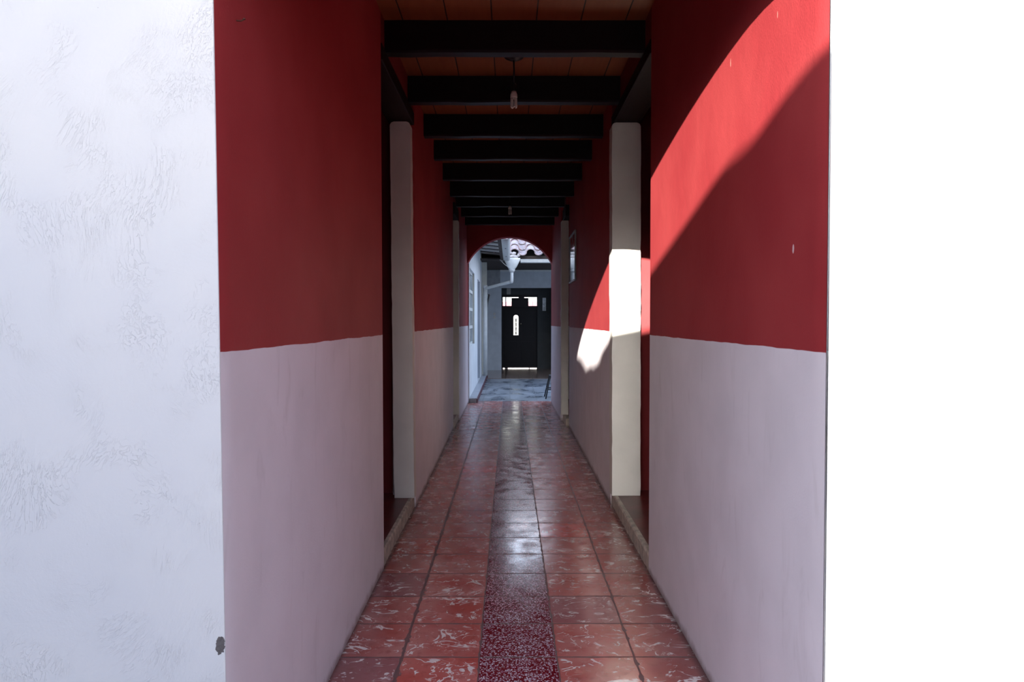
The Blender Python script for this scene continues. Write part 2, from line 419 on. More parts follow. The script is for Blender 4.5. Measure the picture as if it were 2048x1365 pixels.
def mod_bevel(o, w, seg=2):
    m = o.modifiers.new('bevel', 'BEVEL'); m.width = w; m.segments = seg; m.limit_method = 'ANGLE'; m.angle_limit = math.radians(50)


def struct(o, label=None, cat=None):
    o['kind'] = 'structure'
    if label: o['label'] = label
    if cat: o['category'] = cat
    return o


def thing(name, label, cat, loc=(0, 0, 0), group=None):
    o = bpy.data.objects.new(name, None); COL.objects.link(o); o.location = loc; o.empty_display_size = 0.1
    o['label'] = label; o['category'] = cat
    if group: o['group'] = group
    return o


def tag(o, label, cat, group=None):
    o['label'] = label; o['category'] = cat
    if group: o['group'] = group
    return o


def loc(o_name, bm, mats, parent, smooth=False):
    """mesh given in world coordinates, stored relative to its parent's base"""
    L = parent.location
    bmesh.ops.translate(bm, verts=bm.verts[:], vec=(-L.x, -L.y, -L.z))
    return finish(o_name, bm, mats, parent, smooth)


CEIL = 3.34
WT = 3.62       # top of the walls


def arch_wall(name, y0, y1, xo0, xo1, xi0, xi1, zs, rise, zt, mats, face_front, face_back, bev=0.007, radius=None):
    """wall with an arched doorway; material 0 = reveals, face_front/back = indices of the big faces"""
    bm = bmesh.new()
    cx = (xi0 + xi1) / 2; R = (xi1 - xi0) / 2; N = 40
    # smooth masonry outline: jamb, arch, jamb
    if radius:      # segmental arch: one arc of a circle
        p0 = math.asin(R / radius)
        crown = [(cx - radius * math.sin(p0 - 2 * p0 * k / N), zs - radius * math.cos(p0) + radius * math.cos(p0 - 2 * p0 * k / N)) for k in range(N + 1)]
    else: crown = [(cx - R * math.cos(math.pi * k / N), zs + rise * math.sin(math.pi * k / N)) for k in range(N + 1)]
    inner = [(xi0, 0.0)] + crown + [(xi1, 0.0)]
    outer = [(xo0, 0.0), (xo0, zs)]
    K = len(inner)
    def outpt(i):
        if i == 0: return (xo0, 0.0)
        if i == K - 1: return (xo1, 0.0)
        k = i - 1
        a = k / N
        if a == 0: return (xo0, zs)
        if a == 1: return (xo1, zs)
        if a < 0.15: return (xo0, zs + (zt - zs) * a / 0.15)
        if a > 0.85: return (xo1, zs + (zt - zs) * (1 - a) / 0.15)
        return (xo0 + (xo1 - xo0) * (a - 0.15) / 0.7, zt)
    vi = {}; vo = {}
    for s, y in ((0, y0), (1, y1)):
        for i in range(K):
            vi[s, i] = bm.verts.new((inner[i][0], y, inner[i][1])); q = outpt(i); vo[s, i] = bm.verts.new((q[0], y, q[1]))
    # corners of the top outline
    fr = []
    for i in range(K - 1):
        for s, mi in ((0, face_front), (1, face_back)):
            f_ = bm.faces.new((vi[s, i], vi[s, i + 1], vo[s, i + 1], vo[s, i])); f_.material_index = mi
        f_ = bm.faces.new((vi[0, i], vi[0, i + 1], vi[1, i + 1], vi[1, i])); f_.material_index = 0
        f_ = bm.faces.new((vo[0, i], vo[0, i + 1], vo[1, i + 1], vo[1, i])); f_.material_index = face_front
    for i in (0, K - 1):
        f_ = bm.faces.new((vi[0, i], vi[1, i], vo[1, i], vo[0, i])); f_.material_index = 0
    if bev:
        es = [e_ for i in range(K - 1) for e_ in [bm.edges.get((vi[0, i], vi[0, i + 1]))] if e_]
        r = bmesh.ops.bevel(bm, geom=es, offset=bev, segments=2, affect='EDGES', profile=0.5, material=face_front)
    o = finish(name, bm, mats); smooth_by_angle(o, 30); return o


# ================================================================== STRUCTURE
XL, XR = -0.765, 0.82
# ---- near facade with its arched entrance
wf = arch_wall('wall_front', 1.83, 1.93, -8.0, 8.0, XL, XR, 2.375, 0.489, WT, [PAINT, STUCCO], 1, 0, 0.004)
struct(wf, 'white stucco facade around the near arched entrance', 'wall')


def wall_prism(name, pts, z0, z1, mats, faces=None, label=None, jamb=None):
    """pts = plan corners; jamb = index of the side painted as white jamb"""
    bm = bmesh.new(); fs = prism(bm, pts, z0, z1)
    if jamb is not None:
        fs[2 + jamb].material_index = 1
    o = finish(name, bm, mats); struct(o, label, 'wall'); return o


# corridor walls (plan polygons; the corridor side carries the two-tone paint)
wall_prism('wall_left', [(-0.965, 1.93), (XL, 1.93), (-0.768, 4.215), (-0.965, 4.215)], 0, WT, [PAINT, WHITE], label='first left corridor wall, crimson over pale mauve')
wall_prism('wall_right', [(XR, 1.93), (1.02, 1.93), (1.03, 4.15), (0.828, 4.15)], 0, WT, [PAINT, WHITE], label='first right corridor wall, crimson over pale mauve with slanting sunlight')
wall_prism('wall_left_middle', [(-0.945, 5.62), (-0.762, 5.62), (-0.795, 9.80), (-0.965, 9.80)], 0, WT, [PAINT, WHITE], label='second left corridor wall between the two doorways')
wall_prism('wall_right_middle', [(0.828, 5.72), (1.01, 5.72), (1.02, 10.0), (0.845, 10.0)], 0, WT, [PAINT, WHITE], label='second right corridor wall between the two doorways')
wall_prism('wall_left_rear', [(-0.862, 10.57), (-0.765, 10.57), (-0.769, 12.6), (-0.862, 12.6)], 0, WT, [PAINT, WHITE], label='last left corridor wall beside the far arch')
wall_prism('wall_right_rear', [(0.765, 10.57), (0.875, 10.57), (0.875, 12.6), (0.755, 12.6)], 0, WT, [PAINT, WHITE], label='last right corridor wall beside the far arch')


# rounded-top white jambs at the ends of the walls (they face the camera)
def jamb(name, x0, x1, y0, y1, z0, ztop, lean=0.0, label='', r=0.03):
    bm = bmesh.new()
    prof = [(x0, z0), (x1, z0), (x1, ztop - r)]
    for k in range(1, 6): a = math.pi / 2 * k / 6; prof.append((x1 - r + r * math.cos(a), ztop - r + r * math.sin(a)))
    prof.append((x1 - r, ztop)); prof.append((x0 + r, ztop))
    for k in range(1, 6): a = math.pi / 2 * k / 6; prof.append((x0 + r - r * math.sin(a), ztop - r + r * math.cos(a)))
    prof.append((x0, ztop - r))
    sh = lambda z: lean * (z - z0) / (ztop - z0)
    # subdivide the vertical sides so that the edges can be slightly uneven
    out = []
    rnd = random.Random(int(y0 * 100 + x0 * 10))
    for i, p in enumerate(prof):
        q = prof[(i + 1) % len(prof)]; out.append(p)
        if abs(p[1] - q[1]) > 1.0:
            for k in range(1, 40):
                tt = k / 40; out.append((p[0] + (q[0] - p[0]) * tt + rnd.uniform(-0.0022, 0.0022), p[1] + (q[1] - p[1]) * tt))
    a = [bm.verts.new((x + sh(z), y0, z)) for x, z in out]; b = [bm.verts.new((x + sh(z), y1, z)) for x, z in out]
    bm.faces.new(a); bm.faces.new(b[::-1])
    for i in range(len(out)): bm.faces.new((a[i], a[(i + 1) % len(out)], b[(i + 1) % len(out)], b[i]))
    r_ = bmesh.ops.bevel(bm, geom=[bm.edges.get((a[i], a[(i + 1) % len(a)])) for i in range(len(a))], offset=0.006, segments=2, affect='EDGES')
    o = finish(name, bm, WHITE); smooth_by_angle(o, 40)
    struct(o, label, 'trim'); return o


jamb('trim_1', -0.915, -0.757, 5.50, 5.62, 0.1, 3.057, -0.022, 'white painted end of the left wall after the first doorway')
jamb('trim_2', 0.818, 1.045, 5.57, 5.72, 0.1, 3.07, -0.012, 'sunlit white painted end of the right wall after the first doorway')
jamb('trim_3', -0.862, -0.765, 10.45, 10.57, 0.1, 3.0, 0.0, 'cream painted end of the left wall after the second doorway', 0.015)
jamb('trim_4', 0.765, 0.875, 10.45, 10.57, 0.1, 3.0, 0.0, 'cream painted end of the right wall after the second doorway', 0.015)
# parts of wall above those painted ends and over the doorways
for nm, a in (('wall_left_over_door', (-0.95, -0.768, 4.215, 5.62)), ('wall_right_over_door', (0.828, 1.02, 4.15, 5.72)),
              ('wall_left_rear_over_door', (-0.86, -0.775, 9.80, 10.57)), ('wall_right_rear_over_door', (0.80, 0.875, 10.0, 10.57))):
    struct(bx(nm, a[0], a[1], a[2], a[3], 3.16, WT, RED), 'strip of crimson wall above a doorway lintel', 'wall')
for i, a in enumerate(((-0.955, -0.762, 4.215, 5.62), (0.822, 1.035, 4.15, 5.72), (-0.865, -0.77, 9.80, 10.57), (0.79, 0.88, 10.0, 10.57))):
    zb = (3.06, 3.075, 3.003, 3.003)[i]
    bm = bmesh.new(); box(bm, a[0], a[1], a[2], a[3], zb, 3.16, 0, 0.006)
    struct(finish('trim_%d' % (5 + i), bm, LINT), 'dark wooden lintel over a side doorway', 'trim')

# outer walls and cross walls of the side rooms
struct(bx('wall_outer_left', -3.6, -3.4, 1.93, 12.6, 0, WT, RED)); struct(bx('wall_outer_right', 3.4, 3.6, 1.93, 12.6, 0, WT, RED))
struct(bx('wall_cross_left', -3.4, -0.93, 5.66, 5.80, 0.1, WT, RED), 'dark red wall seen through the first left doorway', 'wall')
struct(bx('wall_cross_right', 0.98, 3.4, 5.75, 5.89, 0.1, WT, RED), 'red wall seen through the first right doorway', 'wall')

# floors
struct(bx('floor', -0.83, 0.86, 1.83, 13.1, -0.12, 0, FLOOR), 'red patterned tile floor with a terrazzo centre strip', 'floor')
for i, (x0, x1, y0, y1) in enumerate(((-3.4, -0.80, 1.93, 12.6), (0.865, 3.4, 1.93, 12.6))):
    struct(bx('floor_side_room' + ('', '_right')[i], x0, x1, y0, y1, -0.1, 0.098, SIDEFLOOR), 'polished oxblood floor of a side room', 'floor')


def curb(name, x_in, x_out, y0, y1, label):
    bm = bmesh.new(); n = 36; rnd = random.Random(int(y0 * 7))
    rows = []
    for k in range(n + 1):
        y = y0 + (y1 - y0) * k / n
        j = rnd.uniform(-0.004, 0.004)
        rows.append([bm.verts.new((x_in + j, y, 0.0)), bm.verts.new((x_in + j * 0.6, y, 0.088)), bm.verts.new((x_in + (x_out - x_in) * 0.2, y, 0.101 + j * 0.5)), bm.verts.new((x_out, y, 0.101)), bm.verts.new((x_out, y, 0.0))])
    for a, b in zip(rows, rows[1:]):
        for i in range(4): bm.faces.new((a[i], a[i + 1], b[i + 1], b[i]))
        bm.faces.new((a[4], a[0], b[0], b[4]))
    bm.faces.new(rows[0]); bm.faces.new(rows[-1][::-1])
    return struct(finish(name, bm, CURB), label, 'trim')


curb('trim_9', -0.772, -0.80, 4.22, 5.615, 'worn cream step edge of the first left doorway')
curb('trim_10', 0.832, 0.865, 4.155, 5.70, 'worn cream step edge of the first right doorway')
curb('trim_11', -0.785, -0.80, 9.805, 10.565, 'cream step edge of the second left doorway')
curb('trim_12', 0.80, 0.865, 10.005, 10.565, 'cream step edge of the second right doorway')

# ceiling planks
struct(bx('ceiling', -3.6, 3.6, 1.93, 12.6, CEIL, CEIL + 0.03, PLANK), 'brown plank ceiling above the beams', 'ceiling')

# old masonry is not quite plumb: the near walls splay outwards towards the top
def lean(x, z): return x + 0.006 + 0.0067 * (1.43 - z) if x < 0 else x + 0.010 + 0.002 * (1.43 - z)
for o_ in (wf, bpy.data.objects['wall_left'], bpy.data.objects['wall_right']):
    for v in o_.data.vertices:
        if abs(v.co.x) < 1.1:
            f_ = min(1.0, max(0.0, (4.6 - v.co.y) / 2.6))
            v.co.x += (lean(v.co.x, v.co.z) - v.co.x) * f_

# ---- far arch of the corridor
wr = arch_wall('wall_rear', 12.60, 12.85, -3.6, 6.5, -0.769, 0.755, 2.535, 0.49, WT, [PAINT, PAINT, CWHITE], 1, 2, 0.004, 0.845)
struct(wr, 'dark red wall with the arch at the far end of the corridor', 'wall')

# ---- corridor building roof (two pitches), unseen; ridge raised to shade the far roof
bm = bmesh.new()
pr = [(1.35, 3.62), (7.0, 6.6), (13.15, 3.62), (13.15, 3.72), (7.0, 6.72), (1.35, 3.72)]
a = [bm.verts.new((-8, y, z)) for y, z in pr]; b = [bm.verts.new((6.5, y, z)) for y, z in pr]
for q in ((0, 1, 4, 5), (1, 2, 3, 4)):
    bm.faces.new([a[i] for i in q]); bm.faces.new([b[i] for i in reversed(q)])
for i in range(6): bm.faces.new((a[i], a[(i + 1) % 6], b[(i + 1) % 6], b[i]))
struct(finish('roof_corridor', bm, ROOF), 'clay roof over the corridor building', 'roof')
# gable infill so that no light leaks under the roof at its ends
for x0, x1 in ((-8.0, -7.9), (6.4, 6.5)):
    bm = bmesh.new(); g = [(1.83, 3.62), (12.85, 3.62), (7.0, 6.6)]
    a = [bm.verts.new((x0, y, z)) for y, z in g]; b = [bm.verts.new((x1, y, z)) for y, z in g]
    bm.faces.new(a); bm.faces.new(b[::-1])
    for i in range(3): bm.faces.new((a[i], a[(i + 1) % 3], b[(i + 1) % 3], b[i]))
    struct(finish('wall_gable' + ('_left' if x0 < 0 else '_right'), bm, CWHITE))

# ---- near patio: ground, and unseen walls added to block light
struct(bx('floor_patio', -14, 14, -14, 1.83, -0.12, 0.0, YARD))
EARTH = simple('dark_earth', (0.07, 0.05, 0.04), 0.95, 0.3, 1.5, 0.4)
struct(bx('ground_outside', -90, 90, -90, 110, -0.5, -0.21, EARTH))
struct(bx('wall_blocker_right', 5.2, 5.4, -14, 1.83, 0, 4.4, simple('dark_sky_blocker', (0.10, 0.08, 0.07), 0.9, 0.2, 3, 0.4)))  # unseen dark wall added to cut low skylight from the right
struct(bx('wall_blocker_back', -1.4, 5.4, -14.2, -14, 0, 4.9, EARTH))  # unseen dark wall added to cut low skylight from behind
# unseen occluder across the patio, top edge shaped to shade the lower facade
sh = [(0.835, 2.225), (0.77, 2.245), (0.70, 2.235), (0.636, 2.288), (0.45, 2.28), (0.30, 2.28), (-0.02, 2.215), (-0.20, 2.18), (-0.24, 2.10), (-0.28, 2.16), (-0.30, 2.12), (-0.37, 2.20), (-0.385, 2.165), (-0.43, 2.23), (-0.46, 2.19), (-0.62, 2.44), (-0.75, 2.58), (-0.95, 2.80), (-1.5, 3.1), (-3.0, 3.3)]
YG = -6.1
r_, s_ = 4.43, 0.2146
bm = bmesh.new(); D = 1.83 - YG
top = [(x - D / r_, z + s_ * D) for x, z in sh] + [(-14, 3.3 + s_ * D)]
pts = [(top[0][0], 0)] + top + [(-14, 0)]
a = [bm.verts.new((x, YG, z)) for x, z in pts]; b = [bm.verts.new((x, YG - 0.12, z)) for x, z in pts]
bm.faces.new(a); bm.faces.new(b[::-1])
for i in range(len(pts)): bm.faces.new((a[i], a[(i + 1) % len(pts)], b[(i + 1) % len(pts)], b[i]))
struct(finish('wall_occluder', bm, simple('patio_occluder', (0.22, 0.17, 0.14), 0.9, 0.2, 3, 0.4)))


def barrel_roof(bm, x0, x1, y_eave, z_eave, slope, length, pitch, amp, course, step=0.03, thick=0.018, phase=0.0, sgn=1, seg=12, jitter=0.0):
    """clay roof of barrel tiles: crests and troughs in x, overlapping courses going up in y (times sgn)"""
    rnd = random.Random(11)
    nc = int(length / course); ncol = int(math.ceil((x1 - x0) / (pitch / 2)))
    for c in range(nc):
        # uphill: draw each course as half tubes, slightly lifted at its lower end
        for k in range(ncol):
            up = (k % 2 == 0)
            xc = x0 + phase + k * pitch / 2
            if xc > x1: continue
            dj = rnd.uniform(-jitter, jitter)
            ya, yb = c * course + dj, (c + 1) * course + 0.06 + dj
            R = pitch * 0.30
            ring = {}
            for e_, yy in ((0, ya), (1, yb)):
                Rr = R * ((1.0 if e_ == 0 else 0.86) if up else (0.9 if e_ == 0 else 1.0))
                base = z_eave + slope * yy + (step if e_ == 0 else 0.0)
                for s_ in (0, 1):
                    rr = Rr - (thick if s_ else 0.0)
                    for j in range(seg + 1):
                        th = math.pi * j / seg
                        zz = base + (amp * 0.35 + rr * 0.85 * math.sin(th) if up else amp * 0.45 - rr * 0.7 * math.sin(th))
                        ring[e_, s_, j] = bm.verts.new((xc - rr * math.cos(th), y_eave + sgn * yy, zz))
            for j in range(seg):
                bm.faces.new((ring[0, 0, j], ring[0, 0, j + 1], ring[1, 0, j + 1], ring[1, 0, j]))
                bm.faces.new((ring[0, 1, j], ring[0, 1, j + 1], ring[1, 1, j + 1], ring[1, 1, j]))
                bm.faces.new((ring[0, 0, j], ring[0, 0, j + 1], ring[0, 1, j + 1], ring[0, 1, j]))
                bm.faces.new((ring[1, 0, j], ring[1, 0, j + 1], ring[1, 1, j + 1], ring[1, 1, j]))
            for j in (0, seg):
                bm.faces.new((ring[0, 0, j], ring[1, 0, j], ring[1, 1, j], ring[0, 1, j]))


# ================================================================== FAR COURTYARD
YB = 21.4
# left courtyard wall with a window and a door opening
bm = bmesh.new()
x0w, x1w = -1.0, -0.75
segs = [(12.85, 13.0, None), (13.0, 14.8, (1.03, 2.5)), (14.8, 16.2, None), (16.2, 17.5, (0.08, 2.48)), (17.5, 18.75, None)]
for y0, y1, o_ in segs:
    if o_ is None: box(bm, x0w, x1w, y0, y1, 0, 3.6)
    else:
        box(bm, x0w, x1w, y0, y1, 0, o_[0]); box(bm, x0w, x1w, y0, y1, o_[1], 3.6)
struct(finish('wall_courtyard_left', bm, CWHITE), 'white courtyard wall with window and door beyond the far arch', 'wall')
# reveals facing the camera: cream
struct(bx('trim_13', -0.985, -0.752, 14.785, 14.803, 1.03, 2.5, CREAM), 'cream window reveal in the courtyard wall', 'trim')
struct(bx('trim_14', -0.985, -0.752, 17.485, 17.503, 0.08, 2.48, simple('pale_blue_reveal', (0.42, 0.45, 0.50), 0.7, 0.05, 6, 0.2)), 'grey door reveal in the courtyard wall', 'trim')
# window: frame, muntins, panes
w1 = thing('window_1', 'white window with four rows of panes in the courtyard wall', 'window', (-0.80, 13.9, 1.03)); w1['kind'] = 'structure'
bm = bmesh.new()
for y0, y1 in ((13.0, 13.05), (14.735, 14.785)): box(bm, -0.83, -0.79, y0, y1, 1.03, 2.5)
for z0, z1 in ((1.03, 1.08), (2.45, 2.5)): box(bm, -0.83, -0.79, 13.0, 14.785, z0, z1)
loc('window_frame', bm, PVC, w1)
bm = bmesh.new()
for z in (1.385, 1.74, 2.095): box(bm, -0.825, -0.785, 13.05, 14.735, z - 0.03, z + 0.03)
box(bm, -0.823, -0.787, 13.88, 13.92, 1.08, 2.45)
loc('muntin', bm, PVC, w1)
bm = bmesh.new(); box(bm, -0.812, -0.806, 13.05, 14.735, 1.08, 2.45); loc('pane', bm, m_photo('pane_reflections', 2, (0.16, 0.20, 0.24), (0.62, 0.68, 0.76), 0.06), w1)  # reflections in the panes painted in as light and dark blotches
d2 = thing('door_2', 'grey blue door recessed in the courtyard wall', 'door', (-0.86, 16.85, 0.08)); d2['kind'] = 'structure'
bm = bmesh.new(); box(bm, -0.90, -0.86, 16.2, 17.485, 0.082, 2.48); loc('door_leaf', bm, simple('grey_blue_door', (0.35, 0.38, 0.42), 0.5), d2)
bm = bmesh.new(); tube(bm, [(-0.86, 16.35, 1.1), (-0.82, 16.35, 1.1), (-0.82, 16.45, 1.1)], 0.01, 8); loc('door_handle', bm, CHROME, d2, True)

# courtyard paving, kerb walk, porch floor
struct(bx('floor_courtyard', -0.9, 6.5, 13.1, 18.35, -0.12, -0.012, COURT), 'wet grey stone paving of the far courtyard', 'floor')
struct(bx('floor_porch', -2.0, 6.5, 18.35, 23.0, -0.12, 0.0, PORCHF), 'brown tiled floor of the far porch', 'floor')
bm = bmesh.new(); box(bm, -0.75, -0.615, 12.86, 18.9, -0.01, 0.08, 0, 0.008)
struct(finish('trim_15', bm, simple('grey_kerb_stone', (0.40, 0.42, 0.46), 0.5, 0.15, 9, 0.4)), 'raised grey kerb along the courtyard wall', 'trim')
struct(bx('trim_16', -0.615, -0.600, 12.86, 18.9, -0.01, 0.072, simple('oxide_kerb_face', (0.12, 0.045, 0.06), 0.6)), 'dark red face of the courtyard kerb', 'trim')
# porch: left wall, back wall with wide opening, ceiling
struct(bx('wall_porch_left', -1.0, -0.76, 18.75, YB, 0, 3.07, BWALL), 'left wall of the porch', 'wall')
bm = bmesh.new()
box(bm, -1.0, -0.262, YB, YB + 0.2, 0, 3.05); box(bm, -0.262, 1.30, YB, YB + 0.2, 2.52, 3.05); box(bm, 1.30, 6.5, YB, YB + 0.2, 0, 3.05)
struct(finish('wall_porch_back', bm, BWALL), 'blue grey back wall of the porch around a dark opening', 'wall')
struct(bx('trim_17', -0.30, 6.5, YB - 0.05, YB, 3.02, 3.062, PVC), 'thin white moulding at the top of the porch wall', 'trim')
bm = bmesh.new(); box(bm, -0.75, -0.30, YB - 0.10, YB - 0.001, 2.55, 3.055)  # shade on the upper wall built as a darker grey block
struct(finish('trim_18', bm, simple('shade_grey', (0.36, 0.36, 0.37), 0.85, 0.1, 8, 0.4)), 'added grey block for the shaded upper left of the porch wall', 'trim')
struct(bx('ceiling_porch', -1.0, 6.5, 17.80, 23.2, 3.065, 3.10, FASCIA), 'dark wooden porch ceiling', 'ceiling')
# entry hall walls
YD = 22.10
bm = bmesh.new()
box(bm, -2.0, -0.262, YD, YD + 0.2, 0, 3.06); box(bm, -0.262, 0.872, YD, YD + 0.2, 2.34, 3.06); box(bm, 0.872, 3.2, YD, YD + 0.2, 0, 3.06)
struct(finish('wall_street', bm, SHADEWALL), 'wall around the street door, its shade put in as dark grey', 'wall')
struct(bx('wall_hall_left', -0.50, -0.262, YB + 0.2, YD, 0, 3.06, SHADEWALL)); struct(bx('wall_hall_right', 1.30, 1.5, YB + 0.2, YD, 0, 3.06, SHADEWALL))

# ---- street door
d1 = thing('door_1', 'dark wooden street door with a narrow glazed slot and transom lights', 'door', (0.3, YD, 0)); d1['kind'] = 'structure'
bm = bmesh.new()
box(bm, -0.262, -0.225, YD + 0.02, YD + 0.12, 0, 2.34); box(bm, 0.85, 0.872, YD + 0.02, YD + 0.12, 0, 2.34)
box(bm, -0.225, 0.85, YD + 0.02, YD + 0.12, 2.262, 2.34); box(bm, -0.225, 0.85, YD + 0.02, YD + 0.12, 1.93, 1.985)
loc('door_frame', bm, DOORW, d1)
# door leaf with the arched slot (slot x .112...268, z 1.06..1.70)
bm = bmesh.new()
sx0, sx1, sz0, sz1 = 0.112, 0.268, 1.06, 1.70; rr = (sx1 - sx0) / 2; N = 14
inn = [(sx0, sz0)] + [((sx0 + sx1) / 2 - rr * math.cos(math.pi * k / N), sz1 - rr + rr * math.sin(math.pi * k / N)) for k in range(N + 1)] + [(sx1, sz0)]
K = len(inn)
lx0, lx1, lz0, lz1 = -0.240, 0.862, 0.022, 1.945
def op(i):
    if i == 0: return (lx0, lz0)
    if i == K - 1: return (lx1, lz0)
    if i == 1: return (lx0, lz1 * 0.9)
    if i == K - 2: return (lx1, lz1 * 0.9)
    return (lx0 + (lx1 - lx0) * (i - 2) / (K - 5), lz1)
for y0 in (YD + 0.121,):
    A = [[bm.verts.new((p[0], y, p[1])) for p in inn] for y in (y0, y0 + 0.045)]
    B = [[bm.verts.new((op(i)[0], y, op(i)[1])) for i in range(K)] for y in (y0, y0 + 0.045)]
    for i in range(K):
        j = (i + 1) % K
        for s in (0, 1): bm.faces.new((A[s][i], A[s][j], B[s][j], B[s][i]))
        bm.faces.new((A[0][i], A[0][j], A[1][j], A[1][i])); bm.faces.new((B[0][i], B[0][j], B[1][j], B[1][i]))
leaf = loc('door_leaf', bm, DOORW, d1)
bm = bmesh.new()
for x0, x1, z0, z1 in ((-0.16, 0.06, 0.98, 1.82), (0.40, 0.78, 0.98, 1.82), (-0.16, 0.27, 0.14, 0.86), (0.36, 0.78, 0.14, 0.86)):
    for a in ((x0 + 0.025, x1 - 0.025, z0, z0 + 0.025), (x0 + 0.025, x1 - 0.025, z1 - 0.025, z1), (x0, x0 + 0.025, z0, z1), (x1 - 0.025, x1, z0, z1)):
        box(bm, a[0], a[1], YD + 0.106, YD + 0.122, a[2], a[3])
loc('door_moulding', bm, DOORW, d1)
bm = bmesh.new(); box(bm, sx0, sx1, YD + 0.142, YD + 0.146, sz0, sz1); g = loc('door_glass', bm, GLASS, d1)
bm = bmesh.new()
cxs = (sx0 + sx1) / 2
for zc, h_ in ((1.13, 0.10), (1.26, 0.12), (1.40, 0.12), (1.53, 0.10)):
    pts = [(cxs + 0.022 * math.sin(2 * math.pi * k / 12) * (1 if k < 12 else 0), YD + 0.125, zc - h_ / 2 + h_ * k / 12) for k in range(13)]
    tube(bm, pts, 0.010, 6)
    pts = [(cxs - 0.022 * math.sin(2 * math.pi * k / 12), YD + 0.125, zc - h_ / 2 + h_ * k / 12) for k in range(13)]
    tube(bm, pts, 0.010, 6)
tube(bm, [(cxs, YD + 0.125, sz0), (cxs, YD + 0.125, sz1)], 0.006, 6)
loc('iron_scroll', bm, BLACK, d1)
bm = bmesh.new(); lathe(bm, [(0.0, 0.0), (0.028, 0.0), (0.03, 0.01), (0.014, 0.018), (0.014, 0.035), (0.026, 0.05), (0.026, 0.062), (0.0, 0.07)], 16)
bmesh.ops.rotate(bm, verts=bm.verts[:], matrix=Matrix.Rotation(math.pi / 2, 3, 'X')); bmesh.ops.translate(bm, verts=bm.verts[:], vec=(0.342, YD + 0.121, 1.42))
loc('door_knob', bm, CHROME, d1, True)
bm = bmesh.new(); box(bm, -0.165, -0.07, YD + 0.1, YD + 0.12, 0.001, 0.06); box(bm, 0.60, 0.625, YD + 0.1, YD + 0.12, 0.001, 0.06)  # dark pieces added to break the line of light under the door
loc('gap_blocker', bm, DOORW, d1)
# transom: panes, dark centre panel, bars
bm = bmesh.new(); box(bm, 0.047, 0.584, YD + 0.045, YD + 0.085, 1.98, 2.238)
box(bm, 0.27, 0.455, YD + 0.045, YD + 0.085, 2.238, 2.265)
loc('transom_panel', bm, DOORW, d1)
bm = bmesh.new(); box(bm, -0.148, -0.118, YD + 0.05, YD + 0.08, 1.985, 2.262); box(bm, 0.715, 0.722, YD + 0.05, YD + 0.08, 1.985, 2.19)
loc('transom_bar', bm, DOORW, d1)
for x0, x1 in ((-0.225, 0.047), (0.584, 0.85)):
    bm = bmesh.new(); box(bm, x0, x1, YD + 0.062, YD + 0.066, 1.985, 2.262); loc('transom_pane', bm, GLASS, d1)

bm = bmesh.new()
for k in range(5): box(bm, -0.10 + k * 0.028, -0.092 + k * 0.028, YD - 0.012, YD - 0.002, 2.35, 2.55)
for k in range(7): box(bm, -0.10, 0.02, YD - 0.010, YD - 0.002, 2.35 + k * 0.032, 2.358 + k * 0.032)
loc('vent_grille', bm, PLAST, d1)
nt = thing('wall_sheet', 'pale narrow framed notice on the dim wall right of the street door', 'sheet', (1.08, YD - 0.001, 1.83))  # pale patch on the hall wall, built as a framed sheet
bm = bmesh.new()
for a in ((1.025, 1.135, 1.83, 1.842), (1.025, 1.135, 2.228, 2.24), (1.025, 1.035, 1.842, 2.228), (1.125, 1.135, 1.842, 2.228)): box(bm, a[0], a[1], YD - 0.02, YD - 0.001, a[2], a[3])
loc('sheet_frame', bm, PLAST, nt)
bm = bmesh.new(); box(bm, 1.035, 1.125, YD - 0.010, YD - 0.001, 1.842, 2.228); loc('pale_sheet', bm, m_photo('pale_sheet', 12, (0.45, 0.45, 0.43), (0.75, 0.76, 0.75)), nt)

# ---- street beyond the door
struct(bx('floor_street', -20, 20, 22.3, 60, -0.2, -0.05, PAVE))
bm = bmesh.new(); box(bm, -20, 20, 52, 53, 2.55, 2.95); struct(finish('wall_street_pink', bm, simple('pink_street_wall', (0.26, 0.095, 0.13), 0.8)))
struct(bx('wall_street_white', -20, 20, 52.02, 53, 2.95, 8, simple('street_house_wall', (0.27, 0.28, 0.29), 0.8)))
struct(bx('wall_street_base', -20, 20, 52.02, 53, -0.05, 2.55, simple('street_base_wall', (0.30, 0.29, 0.29), 0.8)))
# courtyard boundary on the right, far away
struct(bx('wall_courtyard_right', 6.5, 6.7, 12.6, 23, 0, 3.2, CWHITE))

# ---- far tiled roof over the porch
pr_ = thing('tiled_roof', 'weathered clay tile roof over the porch beyond the far arch', 'roof', (0.5, 17.6, 3.1))
bm = bmesh.new(); barrel_roof(bm, -0.40, 3.0, 17.52, 3.145, 0.46, 3.9, 0.40, 0.10, 0.38, 0.03, 0.02, 0.115, 1, 10, 0.02)
t_ = loc('roof_tile', bm, ROOF, pr_); smooth_by_angle(t_, 50)
bm = bmesh.new()
a = [bm.verts.new((x, y, z)) for x, y, z in ((-0.2, 17.72, 3.12), (6.5, 17.72, 3.12), (6.5, 22.3, 5.2), (-0.2, 22.3, 5.2))]
b = [bm.verts.new((v.co.x, v.co.y, v.co.z - 0.05)) for v in a]
bm.faces.new(a); bm.faces.new(b[::-1])
for i in range(4): bm.faces.new((a[i], a[(i + 1) % 4], b[(i + 1) % 4], b[i]))
loc('roof_board', bm, FASCIA, pr_)
bm = bmesh.new(); box(bm, -0.05, 6.5, 17.70, 17.74, 3.03, 3.15); loc('fascia', bm, FASCIA, pr_)
bm = bmesh.new()
